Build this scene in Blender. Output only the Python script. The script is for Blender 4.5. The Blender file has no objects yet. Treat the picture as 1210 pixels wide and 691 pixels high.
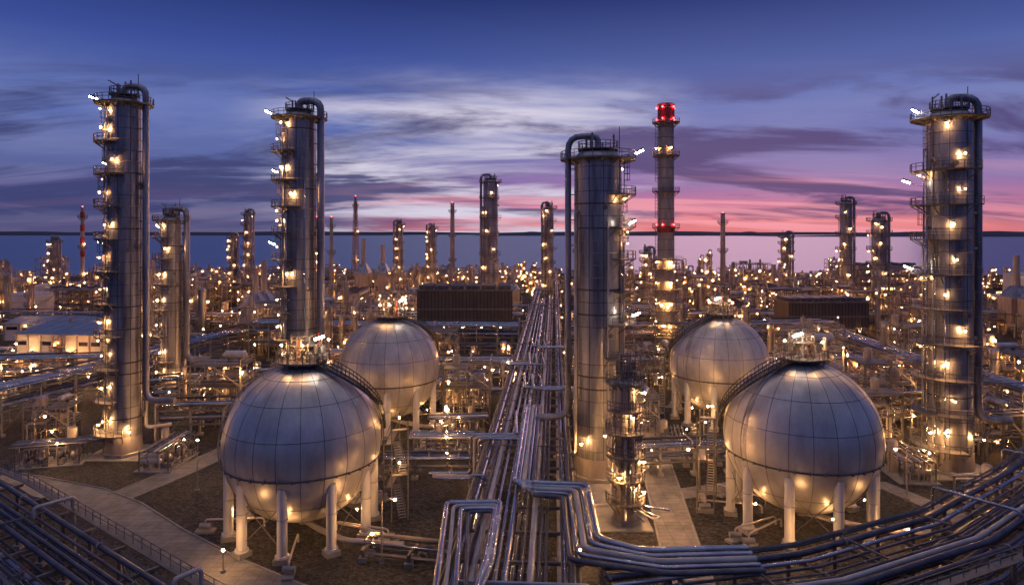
import bpy, math, random
from mathutils import Vector
V=Vector; pi=math.pi
R0=random.Random(7)
scene=bpy.context.scene

# ------------------------------------------------------------------ materials
def newmat(name):
    m=bpy.data.materials.new(name); m.use_nodes=True
    nt=m.node_tree; b=nt.nodes['Principled BSDF']; return m,nt,b
def surf(name,c1,c2,metal=0.0,rough=0.5,rvar=0.15,scale=0.6,zs=1.0,bump=0.0,bscale=20,detail=6):
    m,nt,b=newmat(name); N=nt.nodes; L=nt.links
    tc=N.new('ShaderNodeTexCoord'); mp=N.new('ShaderNodeMapping'); mp.inputs['Scale'].default_value=(1,1,zs)
    L.new(tc.outputs['Object'],mp.inputs[0])
    n=N.new('ShaderNodeTexNoise'); n.inputs['Scale'].default_value=scale; n.inputs['Detail'].default_value=detail
    n.inputs['Roughness'].default_value=0.65
    L.new(mp.outputs[0],n.inputs['Vector'])
    r=N.new('ShaderNodeValToRGB'); r.color_ramp.elements[0].position=0.32; r.color_ramp.elements[1].position=0.68
    r.color_ramp.elements[0].color=(*c1,1); r.color_ramp.elements[1].color=(*c2,1)
    L.new(n.outputs[0],r.inputs[0]); L.new(r.outputs[0],b.inputs['Base Color'])
    mr=N.new('ShaderNodeMapRange'); mr.inputs['To Min'].default_value=max(0.05,rough-rvar); mr.inputs['To Max'].default_value=min(1,rough+rvar)
    L.new(n.outputs[0],mr.inputs[0]); L.new(mr.outputs[0],b.inputs['Roughness'])
    b.inputs['Metallic'].default_value=metal
    if bump>0:
        n2=N.new('ShaderNodeTexNoise'); n2.inputs['Scale'].default_value=bscale; n2.inputs['Detail'].default_value=4
        L.new(tc.outputs['Object'],n2.inputs['Vector'])
        bp=N.new('ShaderNodeBump'); bp.inputs['Strength'].default_value=bump; bp.inputs['Distance'].default_value=0.1
        L.new(n2.outputs[0],bp.inputs['Height']); L.new(bp.outputs[0],b.inputs['Normal'])
    return m
def emis(name,col,s):
    m,nt,b=newmat(name)
    b.inputs['Base Color'].default_value=(0.8,0.8,0.8,1)
    b.inputs['Emission Color'].default_value=(*col,1); b.inputs['Emission Strength'].default_value=s
    return m
MAT={
 'clad':surf('column_cladding',(0.13,0.13,0.145),(0.48,0.47,0.49),0.75,0.38,0.12,0.7,0.10,0.25,2.0,9),
 'clad2':surf('weathered_cladding',(0.22,0.19,0.18),(0.44,0.39,0.36),0.3,0.5,0.12,0.6,0.2,0.15,2.0),
 'tank':surf('tank_paint',(0.31,0.295,0.29),(0.62,0.60,0.59),0.35,0.37,0.10,0.28,0.4,0.15,1.2,11),
 'leg':surf('leg_paint',(0.44,0.43,0.42),(0.64,0.63,0.61),0.0,0.5,0.1,0.7,0.3),
 'steel':surf('structural_steel',(0.10,0.09,0.085),(0.20,0.18,0.165),0.15,0.55,0.15,0.8),
 'dark':surf('dark_steel',(0.025,0.025,0.03),(0.06,0.055,0.06),0.3,0.5,0.15,0.8),
 'galv':surf('galvanised_steel',(0.24,0.22,0.21),(0.42,0.39,0.37),0.35,0.5,0.12,1.0),
 'pipe':surf('pipe_steel',(0.28,0.29,0.34),(0.52,0.53,0.58),0.9,0.25,0.1,0.4),
 'pipe2':surf('pipe_insulated',(0.34,0.31,0.29),(0.55,0.51,0.48),0.3,0.42,0.1,0.5),
 'pipe3':surf('pipe_dark',(0.05,0.05,0.065),(0.14,0.14,0.17),0.6,0.33,0.1,0.5),
 'seam':surf('seam_line',(0.05,0.045,0.045),(0.10,0.09,0.085),0.2,0.6),
 'conc':surf('concrete',(0.18,0.175,0.17),(0.32,0.31,0.295),0,0.85,0.08,0.5,1,0.3,8),
 'white':surf('white_wall',(0.5,0.49,0.47),(0.68,0.66,0.64),0,0.6,0.1,0.2,0.4),
 'roof':surf('metal_roof',(0.22,0.26,0.34),(0.34,0.38,0.46),0.5,0.45,0.1,0.2),
 'darkwall':surf('dark_cladding',(0.07,0.06,0.06),(0.13,0.11,0.11),0.2,0.6,0.1,0.3,0.3),
 'glass':surf('window_glass',(0.02,0.02,0.03),(0.04,0.04,0.05),0.0,0.1,0.03),
 'red':surf('red_paint',(0.25,0.025,0.02),(0.38,0.04,0.03),0,0.5),
 'near':emis('lamp_sodium',(1.0,0.49,0.17),1250),
 'warm':emis('lamp_warm',(1.0,0.44,0.13),540),
 'amber':emis('lamp_amber',(1.0,0.31,0.05),360),
 'cool':emis('lamp_white',(1.0,0.86,0.68),110),
 'beacon':emis('lamp_red',(1.0,0.02,0.02),45),
}
def build_ground_mats():
    m,nt,b=newmat('gravel_ground'); N=nt.nodes; L=nt.links
    tc=N.new('ShaderNodeTexCoord')
    v=N.new('ShaderNodeTexVoronoi'); v.inputs['Scale'].default_value=3.0
    n=N.new('ShaderNodeTexNoise'); n.inputs['Scale'].default_value=0.06; n.inputs['Detail'].default_value=9; n.inputs['Roughness'].default_value=0.7
    n3=N.new('ShaderNodeTexNoise'); n3.inputs['Scale'].default_value=1.6; n3.inputs['Detail'].default_value=8; n3.inputs['Roughness'].default_value=0.75
    for q in (v,n,n3): L.new(tc.outputs['Object'],q.inputs['Vector'])
    r=N.new('ShaderNodeValToRGB'); r.color_ramp.elements[0].color=(0.010,0.010,0.011,1); r.color_ramp.elements[1].color=(0.058,0.056,0.057,1)
    r.color_ramp.elements[0].position=0.38; r.color_ramp.elements[1].position=0.74
    a=N.new('ShaderNodeMath'); a.operation='MULTIPLY_ADD'; a.inputs[1].default_value=0.55; 
    L.new(n3.outputs[0],a.inputs[0])
    a2=N.new('ShaderNodeMath'); a2.operation='MULTIPLY'; a2.inputs[1].default_value=0.5; L.new(n.outputs[0],a2.inputs[0]); L.new(a2.outputs[0],a.inputs[2])
    L.new(a.outputs[0],r.inputs[0])
    mx=N.new('ShaderNodeMixRGB'); mx.blend_type='MULTIPLY'; mx.inputs[0].default_value=0.9
    L.new(r.outputs[0],mx.inputs[1]); 
    r2=N.new('ShaderNodeValToRGB'); r2.color_ramp.elements[0].color=(0.15,0.15,0.15,1); r2.color_ramp.elements[1].color=(2.2,2.2,2.2,1)
    sp=N.new('ShaderNodeSeparateColor'); L.new(v.outputs['Color'],sp.inputs[0]); L.new(sp.outputs[0],r2.inputs[0]); L.new(r2.outputs[0],mx.inputs[2])
    L.new(mx.outputs[0],b.inputs['Base Color']); b.inputs['Roughness'].default_value=0.85; b.inputs['Specular IOR Level'].default_value=0.3
    bp=N.new('ShaderNodeBump'); bp.inputs['Strength'].default_value=0.7; bp.inputs['Distance'].default_value=0.15
    L.new(v.outputs['Distance'],bp.inputs['Height']); L.new(bp.outputs[0],b.inputs['Normal'])
    MAT['gravel']=m
    m,nt,b=newmat('concrete_road'); N=nt.nodes; L=nt.links
    tc=N.new('ShaderNodeTexCoord')
    br=N.new('ShaderNodeTexBrick'); br.offset=0; br.inputs['Scale'].default_value=0.25; br.inputs['Mortar Size'].default_value=0.008
    br.inputs['Color1'].default_value=(0.21,0.20,0.195,1); br.inputs['Color2'].default_value=(0.26,0.25,0.24,1); br.inputs['Mortar'].default_value=(0.10,0.095,0.09,1)
    n=N.new('ShaderNodeTexNoise'); n.inputs['Scale'].default_value=0.35; n.inputs['Detail'].default_value=9; n.inputs['Roughness'].default_value=0.7
    for q in (br,n): L.new(tc.outputs['Object'],q.inputs['Vector'])
    r=N.new('ShaderNodeValToRGB'); r.color_ramp.elements[0].color=(0.40,0.40,0.40,1); r.color_ramp.elements[1].color=(1.1,1.1,1.1,1)
    r.color_ramp.elements[0].position=0.3; r.color_ramp.elements[1].position=0.65
    L.new(n.outputs[0],r.inputs[0])
    mx=N.new('ShaderNodeMixRGB'); mx.blend_type='MULTIPLY'; mx.inputs[0].default_value=1
    L.new(br.outputs[0],mx.inputs[1]); L.new(r.outputs[0],mx.inputs[2]); L.new(mx.outputs[0],b.inputs['Base Color']); b.inputs['Roughness'].default_value=0.75
    MAT['road']=m
    m,nt,b=newmat('sea_water'); N=nt.nodes; L=nt.links
    b.inputs['Base Color'].default_value=(0.08,0.14,0.30,1); b.inputs['Roughness'].default_value=0.30; b.inputs['Specular IOR Level'].default_value=0.5
    tc=N.new('ShaderNodeTexCoord'); mp=N.new('ShaderNodeMapping'); mp.inputs['Scale'].default_value=(0.3,1,1)
    n=N.new('ShaderNodeTexNoise'); n.inputs['Scale'].default_value=0.03; n.inputs['Detail'].default_value=10; n.inputs['Roughness'].default_value=0.6
    L.new(tc.outputs['Object'],mp.inputs[0]); L.new(mp.outputs[0],n.inputs['Vector'])
    bp=N.new('ShaderNodeBump'); bp.inputs['Strength'].default_value=0.9; bp.inputs['Distance'].default_value=2.4
    L.new(n.outputs[0],bp.inputs['Height']); L.new(bp.outputs[0],b.inputs['Normal'])
    MAT['sea']=m
    MAT['hill']=surf('distant_land',(0.03,0.035,0.055),(0.05,0.055,0.08),0,0.9,0.05,0.002)
build_ground_mats()

# ------------------------------------------------------------------ mesh builder
class MB:
    def __init__(s): s.v=[]; s.f=[]; s.m=[]; s.s=[]; s.mats=[]
    def mi(s,k):
        if k not in s.mats: s.mats.append(k)
        return s.mats.index(k)
    def add(s,vs,fs,mat,smooth=False):
        o=len(s.v); i=s.mi(mat); s.v.extend(tuple(q) for q in vs)
        for f in fs: s.f.append(tuple(o+j for j in f)); s.m.append(i); s.s.append(smooth)
    def box(s,c,d,mat,rot=0):
        x,y,z=d[0]/2,d[1]/2,d[2]/2; cr,sr=math.cos(rot),math.sin(rot); vs=[]
        for dz in(-z,z):
            for dx,dy in((-x,-y),(x,-y),(x,y),(-x,y)):
                vs.append((c[0]+dx*cr-dy*sr,c[1]+dx*sr+dy*cr,c[2]+dz))
        s.add(vs,[(3,2,1,0),(4,5,6,7),(0,1,5,4),(1,2,6,5),(2,3,7,6),(3,0,4,7)],mat)
    def cyl(s,p0,p1,r0,r1=None,n=8,mat='steel',caps=True,smooth=True):
        p0=V(p0);p1=V(p1); r1=r0 if r1 is None else r1
        t=(p1-p0); 
        if t.length<1e-6:return
        t.normalize(); a=V((0,0,1)) if abs(t.z)<0.9 else V((1,0,0))
        u=t.cross(a).normalized(); w=t.cross(u); vs=[]
        for p,r in((p0,r0),(p1,r1)):
            for i in range(n):
                q=2*pi*(i+0.5)/n; vs.append(p+u*(r*math.cos(q))+w*(r*math.sin(q)))
        s.add(vs,[(i,n+i,n+(i+1)%n,(i+1)%n) for i in range(n)],mat,smooth and n>4)
        if caps:
            s.add(vs[:n],[tuple(range(n))],mat); s.add(vs[n:],[tuple(reversed(range(n)))],mat)
    def beam(s,p0,p1,w,mat='steel'): s.cyl(p0,p1,w*0.7,None,4,mat,True,False)
    def tube(s,pts,r,n=8,mat='pipe',bend=1.0):
        pts=[V(p) for p in pts]; out=[pts[0]]
        for i in range(1,len(pts)-1):
            p=pts[i]; d1=(p-pts[i-1]); d2=(pts[i+1]-p); l=min(bend,d1.length*0.48,d2.length*0.48); d1.normalize(); d2.normalize()
            if d1.dot(d2)>0.995 or bend==0: out.append(p); continue
            a=p-d1*l;c=p+d2*l
            for k in range(5):
                t=k/4; out.append(a*(1-t)**2+p*(2*t*(1-t))+c*t*t)
        out.append(pts[-1]); vs=[]; nrm=None; K=len(out)
        for i in range(K):
            if i==0:t=out[1]-out[0]
            elif i==K-1:t=out[-1]-out[-2]
            else:t=(out[i+1]-out[i]).normalized()+(out[i]-out[i-1]).normalized()
            t.normalize()
            if nrm is None:
                a=V((0,0,1)) if abs(t.z)<0.9 else V((1,0,0)); nrm=t.cross(a).normalized()
            else:
                nrm=(nrm-t*nrm.dot(t)).normalized()
            w=t.cross(nrm)
            for j in range(n):
                q=2*pi*j/n; vs.append(out[i]+nrm*(r*math.cos(q))+w*(r*math.sin(q)))
        fs=[]
        for i in range(K-1):
            for j in range(n): fs.append((i*n+j,(i+1)*n+j,(i+1)*n+(j+1)%n,i*n+(j+1)%n))
        s.add(vs,fs,mat,n>4)
        s.add(vs[:n],[tuple(range(n))],mat); s.add(vs[-n:],[tuple(reversed(range(n)))],mat)
    def sphere(s,c,r,nu=16,nv=8,mat='tank',smooth=True,sz=1.0,half=False):
        vs=[];fs=[]; v0=-pi/2 if not half else 0
        for j in range(nv+1):
            a=v0+(pi/2-v0)*j/nv
            for i in range(nu):
                q=2*pi*i/nu; vs.append((c[0]+r*math.cos(a)*math.cos(q),c[1]+r*math.cos(a)*math.sin(q),c[2]+r*sz*math.sin(a)))
        for j in range(nv):
            for i in range(nu): fs.append((j*nu+i,j*nu+(i+1)%nu,(j+1)*nu+(i+1)%nu,(j+1)*nu+i))
        s.add(vs,fs,mat,smooth)
    def ring(s,c,r,t,n=40,mat='seam',m=4,frame=None):
        X,Y=frame if frame else (V((1,0,0)),V((0,1,0))); Z=X.cross(Y); vs=[];fs=[]
        for i in range(n):
            q=2*pi*i/n; d=X*math.cos(q)+Y*math.sin(q)
            for k in range(m):
                w=2*pi*k/m; vs.append(V(c)+d*(r+t*math.cos(w))+Z*(t*math.sin(w)))
        for i in range(n):
            for k in range(m): fs.append((i*m+k,((i+1)%n)*m+k,((i+1)%n)*m+(k+1)%m,i*m+(k+1)%m))
        s.add(vs,fs,mat)
    def lamp(s,c,r=0.2,mat='warm'):
        x,y,z=c
        s.add([(x+r,y,z),(x-r,y,z),(x,y+r,z),(x,y-r,z),(x,y,z+r),(x,y,z-r)],
              [(0,2,4),(2,1,4),(1,3,4),(3,0,4),(2,0,5),(1,2,5),(3,1,5),(0,3,5)],mat)
    def rail(s,pts,closed=False,h=1.1,t=0.045,mat='galv'):
        pts=[V(p) for p in pts]; n=len(pts)
        for p in pts: s.cyl(p,p+V((0,0,h)),t,None,4,mat,False)
        for i in range(n if closed else n-1):
            a=pts[i];b=pts[(i+1)%n]
            for q in(0.55,1.0): s.cyl(a+V((0,0,h*q)),b+V((0,0,h*q)),t,None,4,mat,False)
    def platform(s,c,z,r0,r1,a0,a1,mat='steel',rails=True,seg=15,rt=0.045):
        n=max(2,int(abs(a1-a0)/seg)); vs=[];full=abs(a1-a0)>=359
        for i in range(n+1):
            a=math.radians(a0+(a1-a0)*i/n); ca,sa=math.cos(a),math.sin(a)
            for r,zz in((r0,z),(r1,z),(r1,z-0.2),(r0,z-0.2)): vs.append((c[0]+r*ca,c[1]+r*sa,zz))
        fs=[]
        for i in range(n):
            o=i*4;p=o+4
            fs+=[(o,o+1,p+1,p),(o+1,o+2,p+2,p+1),(o+2,o+3,p+3,p+2)]
        if not full: fs+=[(0,3,2,1),(n*4,n*4+1,n*4+2,n*4+3)]
        s.add(vs,fs,mat)
        if rails:
            P=[(c[0]+(r1-0.06)*math.cos(math.radians(a0+(a1-a0)*i/n)),c[1]+(r1-0.06)*math.sin(math.radians(a0+(a1-a0)*i/n)),z) for i in range(n+1)]
            s.rail(P,False,1.15,rt,'steel')
        for i in range(0,n+1,2):
            a=math.radians(a0+(a1-a0)*i/n); ca,sa=math.cos(a),math.sin(a)
            s.beam((c[0]+r0*ca,c[1]+r0*sa,z-1.5),(c[0]+(r1-0.1)*ca,c[1]+(r1-0.1)*sa,z-0.15),0.12,mat)
    def ladder(s,c,r,ang,z0,z1,cage=True,mat='steel'):
        a=math.radians(ang); d=V((math.cos(a),math.sin(a),0)); t=V((-d.y,d.x,0)); b=V((c[0],c[1],0))+d*r
        for k in(-0.3,0.3): s.cyl(b+t*k+V((0,0,z0)),b+t*k+V((0,0,z1)),0.05,None,4,mat,False)
        z=z0+0.4
        while z<z1: s.cyl(b-t*0.28+V((0,0,z)),b+t*0.28+V((0,0,z)),0.03,None,3,mat,False); z+=0.6
        if cage and z1-z0>3:
            hp=[(-0.42,0.0),(-0.42,0.5),(-0.2,0.85),(0.2,0.85),(0.42,0.5),(0.42,0.0)]
            z=z0+2.2
            while z<z1+0.8:
                for i in range(5): s.cyl(b+t*hp[i][0]+d*hp[i][1]+V((0,0,z)),b+t*hp[i+1][0]+d*hp[i+1][1]+V((0,0,z)),0.045,None,3,mat,False)
                z+=1.0
            for i in range(1,5): s.cyl(b+t*hp[i][0]+d*hp[i][1]+V((0,0,z0+2.2)),b+t*hp[i][0]+d*hp[i][1]+V((0,0,z1+0.8)),0.035,None,3,mat,False)
    def wall_lamp(s,c,r,ang,z,lr,mat,out=0.75):
        a=math.radians(ang); d=V((math.cos(a),math.sin(a),0)); b=V((c[0],c[1],z))+d*r; e=b+d*out
        s.beam(b,e+V((0,0,0.22)),0.08,'steel'); s.cyl(e+V((0,0,0.12)),e+V((0,0,0.3)),lr*1.7,lr*0.6,8,'dark'); s.lamp(e-V((0,0,0.02)),lr,mat)
    def mesh(s,name):
        me=bpy.data.meshes.new(name); me.from_pydata(s.v,[],s.f)
        for k in s.mats: me.materials.append(MAT[k])
        me.polygons.foreach_set('material_index',s.m); me.polygons.foreach_set('use_smooth',s.s); me.update(); return me
    def build(s,name,loc=(0,0,0),rot=0,parent=None):
        return place(s.mesh(name),name,loc,rot,1,parent)
def place(me,name,loc=(0,0,0),rot=0,sc=1,parent=None):
    o=bpy.data.objects.new(name,me); scene.collection.objects.link(o); o.location=loc; o.rotation_euler=(0,0,rot)
    o.scale=(sc,sc,sc) if not isinstance(sc,tuple) else sc
    if parent: o.parent=parent
    return o

# ------------------------------------------------------------------ towers
def column(r,h,plats,over=0,side=180,seed=0,white_top=True,lampr=0.14,low=6,over_r=0.55,extra=3,cage=True,clad='clad',wide=1.9,lm='near'):
    rn=random.Random(seed); b=MB(); c=(0,0); near=lm=='near'
    b.cyl((0,0,0),(0,0,0.6),r*1.35,None,8,'conc',True,False)
    b.cyl((0,0,0.6),(0,0,3.2),r*1.06,r*1.02,32,'clad2')
    ht=h-r*0.6
    b.cyl((0,0,3.2),(0,0,ht),r,None,48,clad,True)
    b.sphere((0,0,ht),r,48,8,clad,True,0.62,True)
    z=4.5; st=1.9 if near else 2.8
    while z<ht-0.5:
        b.ring((0,0,z),r+0.01,0.045 if rn.random()<.75 else 0.11,48,'seam' if rn.random()<0.6 else 'galv'); z+=st
    if near:
        for q in range(0,360,40):
            a=math.radians(q+rn.uniform(-6,6)); b.box((r*math.cos(a),r*math.sin(a),(ht+3.2)/2),(0.07,0.10,ht-3.4),'seam',a)
    for k in range(int(h/(2.5 if near else 6))):
        a=rn.uniform(0,2*pi); z=rn.uniform(5,ht-2); d=V((math.cos(a),math.sin(a),0))
        b.cyl(d*(r-0.1)+V((0,0,z)),d*(r+0.55)+V((0,0,z)),0.28,None,10,'galv')
        b.cyl(d*(r+0.55)+V((0,0,z)),d*(r+0.68)+V((0,0,z)),0.4,None,10,'steel')
    a=math.radians(over); d=V((math.cos(a),math.sin(a),0)); o=r+over_r+0.5
    b.tube([V((0,0,ht+r*0.5)),V((0,0,h+1.7)),d*o+V((0,0,h+1.7)),d*o+V((0,0,low)),d*(o+5)+V((0,0,low))],over_r,14,clad,min(2.4,o*0.5))
    z=low+3
    while z<h-2:
        b.beam(d*(r-0.1)+V((0,0,z)),d*(o+over_r)+V((0,0,z)),0.16,'steel'); b.ring(d*o+V((0,0,z+1.5)),over_r+0.01,0.06,14,'galv'); z+=4
    for k in range(extra):
        aa=math.radians(side+rn.uniform(-40,120)*(1 if k%2 else -1)); d=V((math.cos(aa),math.sin(aa),0)); rr=rn.uniform(0.09,0.2)
        z1=rn.uniform(0.4,0.95)*h; oo=r+rr+0.18
        b.tube([d*(r-0.1)+V((0,0,z1)),d*oo+V((0,0,z1)),d*oo+V((0,0,2.5)),d*(oo+4)+V((0,0,2.5))],rr,8,rn.choice(['pipe','pipe2','galv']),0.4)
    a=math.radians(over+28); d=V((math.cos(a),math.sin(a),0)); rr=over_r*0.55; oo=r+rr+0.3
    b.tube([d*(r-.1)+V((0,0,h*0.8)),d*oo+V((0,0,h*0.8)),d*oo+V((0,0,4)),d*(oo+4)+V((0,0,4))],rr,10,'pipe2',0.7)
    zprev=0.6
    for i,(z,a0,a1) in enumerate(plats):
        b.platform(c,z,r+0.02,r+wide,a0,a1,rt=0.06)
        am=a0+(a1-a0)*(0.3 if i%2 else 0.62)
        b.ladder(c,r+0.45,am,zprev,z,cage)
        zprev=z
        q=rn.choice([.55,.7,.85]) if (a1-a0)>100 else .5
        lr=lampr*rn.choice([.7,1,1.25])
        b.wall_lamp(c,r,a0+(a1-a0)*q,z+2.3,lr,lm,1.0)
        if rn.random()<0.45: b.wall_lamp(c,r,a0+(a1-a0)*rn.uniform(.1,.5),z-0.8,lampr*.75,lm,1.2)
    b.platform(c,ht+0.3,r*0.4,r+wide*1.0,0,360,rt=0.06)
    b.ladder(c,r+0.35,side,zprev,ht+0.3,cage)
    b.wall_lamp(c,r,side+45,ht-1.0,lampr,lm,1.1)
    if near:
        for q in(235,320): b.wall_lamp(c,r,q+rn.uniform(-12,12),rn.uniform(3.5,7),lampr*1.3,lm,1.4)
    a=math.radians(over+150); p=V((r*0.7*math.cos(a),r*0.7*math.sin(a),ht+0.3))
    b.cyl(p,p+V((0,0,3.8)),0.13,None,6,'steel'); b.beam(p+V((0,0,3.4)),p+V((2.4*math.cos(a+2),2.4*math.sin(a+2),3.8)),0.16,'steel')
    b.platform(c,ht+1.9,0.3,r*0.85,0,360,rt=0.06)
    for q in range(0,360,60): b.beam((math.cos(math.radians(q))*r*0.8,math.sin(math.radians(q))*r*0.8,ht),(math.cos(math.radians(q))*r*0.8,math.sin(math.radians(q))*r*0.8,ht+1.8),0.12)
    for k in range(4):
        q=rn.uniform(0,6.28); p=V((r*.5*math.cos(q),r*.5*math.sin(q),ht+1)); b.cyl(p,p+V((0,0,rn.uniform(1.5,3.6))),.16,None,8,'galv')
    if near: b.cyl((r*.9,0,ht),(r*.9,0,ht+5.5),.07,None,5,'steel')
    if white_top:
        for q,zz in((side,1.0),(side-30,-10),(side-20,-24)):
            al=math.radians(q); d=V((math.cos(al),math.sin(al),0)); p=d*(r+wide-.1)+V((0,0,ht+zz))
            b.beam(d*r+V((0,0,ht+zz-.6)),p,0.10,'steel')
            b.beam(p,p+d*0.6+V((0,0,0.25)),0.10,'steel')
            b.cyl(p+d*0.1+V((0,0,0.1)),p+d*1.2+V((0,0,0.6)),0.15,None,6,'cool'); b.cyl(p+d*0.1+V((0,0,0.3)),p+d*1.2+V((0,0,0.8)),0.19,None,6,'dark')
    return b
def plist(zs,a0,a1,seed=0,var=25):
    rn=random.Random(seed); return [(z,a0+rn.uniform(-var,var),a1+rn.uniform(-var,var)) for z in zs]
column(2.7,61.5,plist([4,9.5,15,20.5,26,31.5,37,42.5,48,53.5],120,285,1,15),0,185,1,low=9,extra=6).build('distillation_column',(-67,117,0))
column(3.1,61.5,plist([8,13,18,23,28,33,38,43,48,53.5],115,275,2,15),-8,190,2,low=12,over_r=0.7,extra=8,wide=2.1).build('distillation_column',(-40.8,130,0))
column(3.75,51.5,plist([5,9,14,19,24,29,34,39,44],-70,60,3,12),182,-15,3,low=9,over_r=0.5,extra=7,wide=2.2).build('distillation_column',(13.6,107,0))
column(3.3,58,plist([4,9.5,15,20.5,26,31.5,37,42.5,48],125,280,4,15),-5,188,4,low=8,over_r=0.6,extra=7,wide=2.2).build('distillation_column',(70.4,109,0))
column(1.45,19,plist([3,6,9,12,15],-200,60,5,40),80,-60,5,False,lampr=.16,low=4,over_r=0.25,extra=6,clad='clad2',wide=1.15).build('stripper_column',(14.9,89,0))
column(2.2,42,plist([8,14,20,26,32,37],100,290,6),10,185,6,False,low=8,over_r=0.7,extra=5).build('distillation_column',(-80.5,160,0))
for (x,y,r,h,s) in [(-9.5,300,3.2,62,11),(18,330,2.3,51,12),(148,300,2.6,52,13),(141,260,2.7,44,14),(162,400,3,37,15),(-156,400,2.4,50,16),
                    (-250,370,2.2,34,17),(-70,420,2.2,44,18),(-165,400,2.0,36,19),(-52,440,2.4,42,20),(-95,330,2.0,30,21),(60,300,2.0,30,22)]:
    column(r,h,plist([h*q for q in(0.2,0.33,0.46,0.59,0.72,0.86)],60,330,s),R0.choice([0,180]),R0.choice([0,180,200]),s,False,lampr=0.19,cage=False,extra=2,wide=1.8,lm='warm').build('distillation_column',(x,y,0))

def stack(r,h,red=True,lat=False):
    b=MB(); b.cyl((0,0,0),(0,0,1),r*1.8,None,8,'conc',True,False)
    b.cyl((0,0,1),(0,0,h*0.5),r*1.12,r,28,'clad2'); b.cyl((0,0,h*0.5),(0,0,h),r,r*0.95,28,'clad2')
    z=3
    while z<h: b.ring((0,0,z),r*1.02,0.06,28,'seam'); z+=3
    if red:
        b.cyl((0,0,h-4.5),(0,0,h-1.4),r*1.03,None,28,'red'); b.ring((0,0,h-0.3),r,0.2,28,'red')
        b.cyl((0,0,h*0.52-1.5),(0,0,h*0.52+0.5),r*1.07,None,28,'red')
        for zz in(h-1.2,h-4.6,h*0.52+.8):
            for q in range(0,360,72):
                a=math.radians(q+20); b.lamp(((r+0.35)*math.cos(a),(r+0.35)*math.sin(a),zz),0.3,'beacon')
    for zz in(h-5.5,h*0.8,h*0.66,h*0.52,h*0.36,h*0.28,h*0.2,h*0.12):
        b.platform((0,0),zz,r,r+1.6,0,360)
        if zz<h*0.9:
            b.ladder((0,0),r+0.4,200,zz-10 if zz>11 else 1,zz,True)
            if zz<h*0.5 or zz>h*0.7:
                for q in(190,285): b.wall_lamp((0,0),r,q,zz+2,.2,'warm')
    b.ladder((0,0),r+0.4,200,h*.8,h-5.5,True)
    return b
s=stack(2.4,76)
for zz in(6,12,18,24,30):
    for dx,dy in((-4,-4),(4,-4),(4,4),(-4,4)):
        if zz==6: s.beam((dx,dy,0),(dx,dy,30),0.3)
    s.beam((-4,-4,zz),(4,-4,zz),0.25); s.beam((4,-4,zz),(4,4,zz),0.25); s.beam((4,4,zz),(-4,4,zz),0.25); s.beam((-4,4,zz),(-4,-4,zz),0.25)
    s.rail([(-4,-4,zz),(-1,-4,zz),(1,-4,zz),(4,-4,zz),(4,4,zz)],False)
    s.beam((-4,-4,zz-6),(4,-4,zz),.16); s.box((0,-3.4,zz+.1),(8,1.2,.08),'steel'); s.lamp((R0.uniform(-3,3),-4.2,zz-1),.26,'warm'); s.lamp((R0.uniform(-3,3),-4.2,zz-1.6),.22,'warm')
s.build('chimney_stack',(45.5,200,0))
def thinstack(x,y,r,h,lamps=True,lattice=False,red=False):
    b=MB(); b.cyl((0,0,0),(0,0,1),r*2.5,None,8,'conc',True,False)
    b.cyl((0,0,1),(0,0,h),r*1.1,r*0.8,14,'clad2'); b.ring((0,0,h-.2),r*.85,.2,14,'dark')
    if red:
        for k in range(4): b.cyl((0,0,h*(.5+.13*k)),(0,0,h*(.565+.13*k)),r*1.12,None,14,'red')
    if lattice:
        w=2.2
        for k in range(4):
            a=pi/4+k*pi/2; b.beam((w*1.6*math.cos(a),w*1.6*math.sin(a),0),(w*.6*math.cos(a),w*.6*math.sin(a),h*.95),0.22,'red')
        z=0
        while z<h*.93:
            f=1.6-z/h; f2=1.6-(z+4)/h
            for k in range(4):
                a=pi/4+k*pi/2;a2=a+pi/2
                b.beam((w*f*math.cos(a),w*f*math.sin(a),z),(w*f2*math.cos(a2),w*f2*math.sin(a2),z+4),0.14,'steel')
                b.beam((w*f2*math.cos(a),w*f2*math.sin(a),z+4),(w*f2*math.cos(a2),w*f2*math.sin(a2),z+4),0.14,'steel')
            z+=4
    for q in(.3,.6,.9):
        b.platform((0,0),h*q,r,r+1.3,0,360)
        if lamps and q<.9: b.lamp((r+1,-r-0.6,h*q+1.5),0.2,'warm')
    b.lamp((0,0,h+0.5),0.3,'beacon')
    b.build('flare_stack',(x,y,0))
thinstack(-104,450,0.9,62,True,True)
thinstack(109,350,1.4,48,False)
thinstack(-222,350,1.0,51,True,False,True)
thinstack(-44,500,1.8,60,False)
thinstack(-96,360,1.1,46,False)
thinstack(45,420,0.9,46,False)
thinstack(25,520,1.2,44,True,True)
thinstack(-150,520,0.8,50,True)

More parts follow.
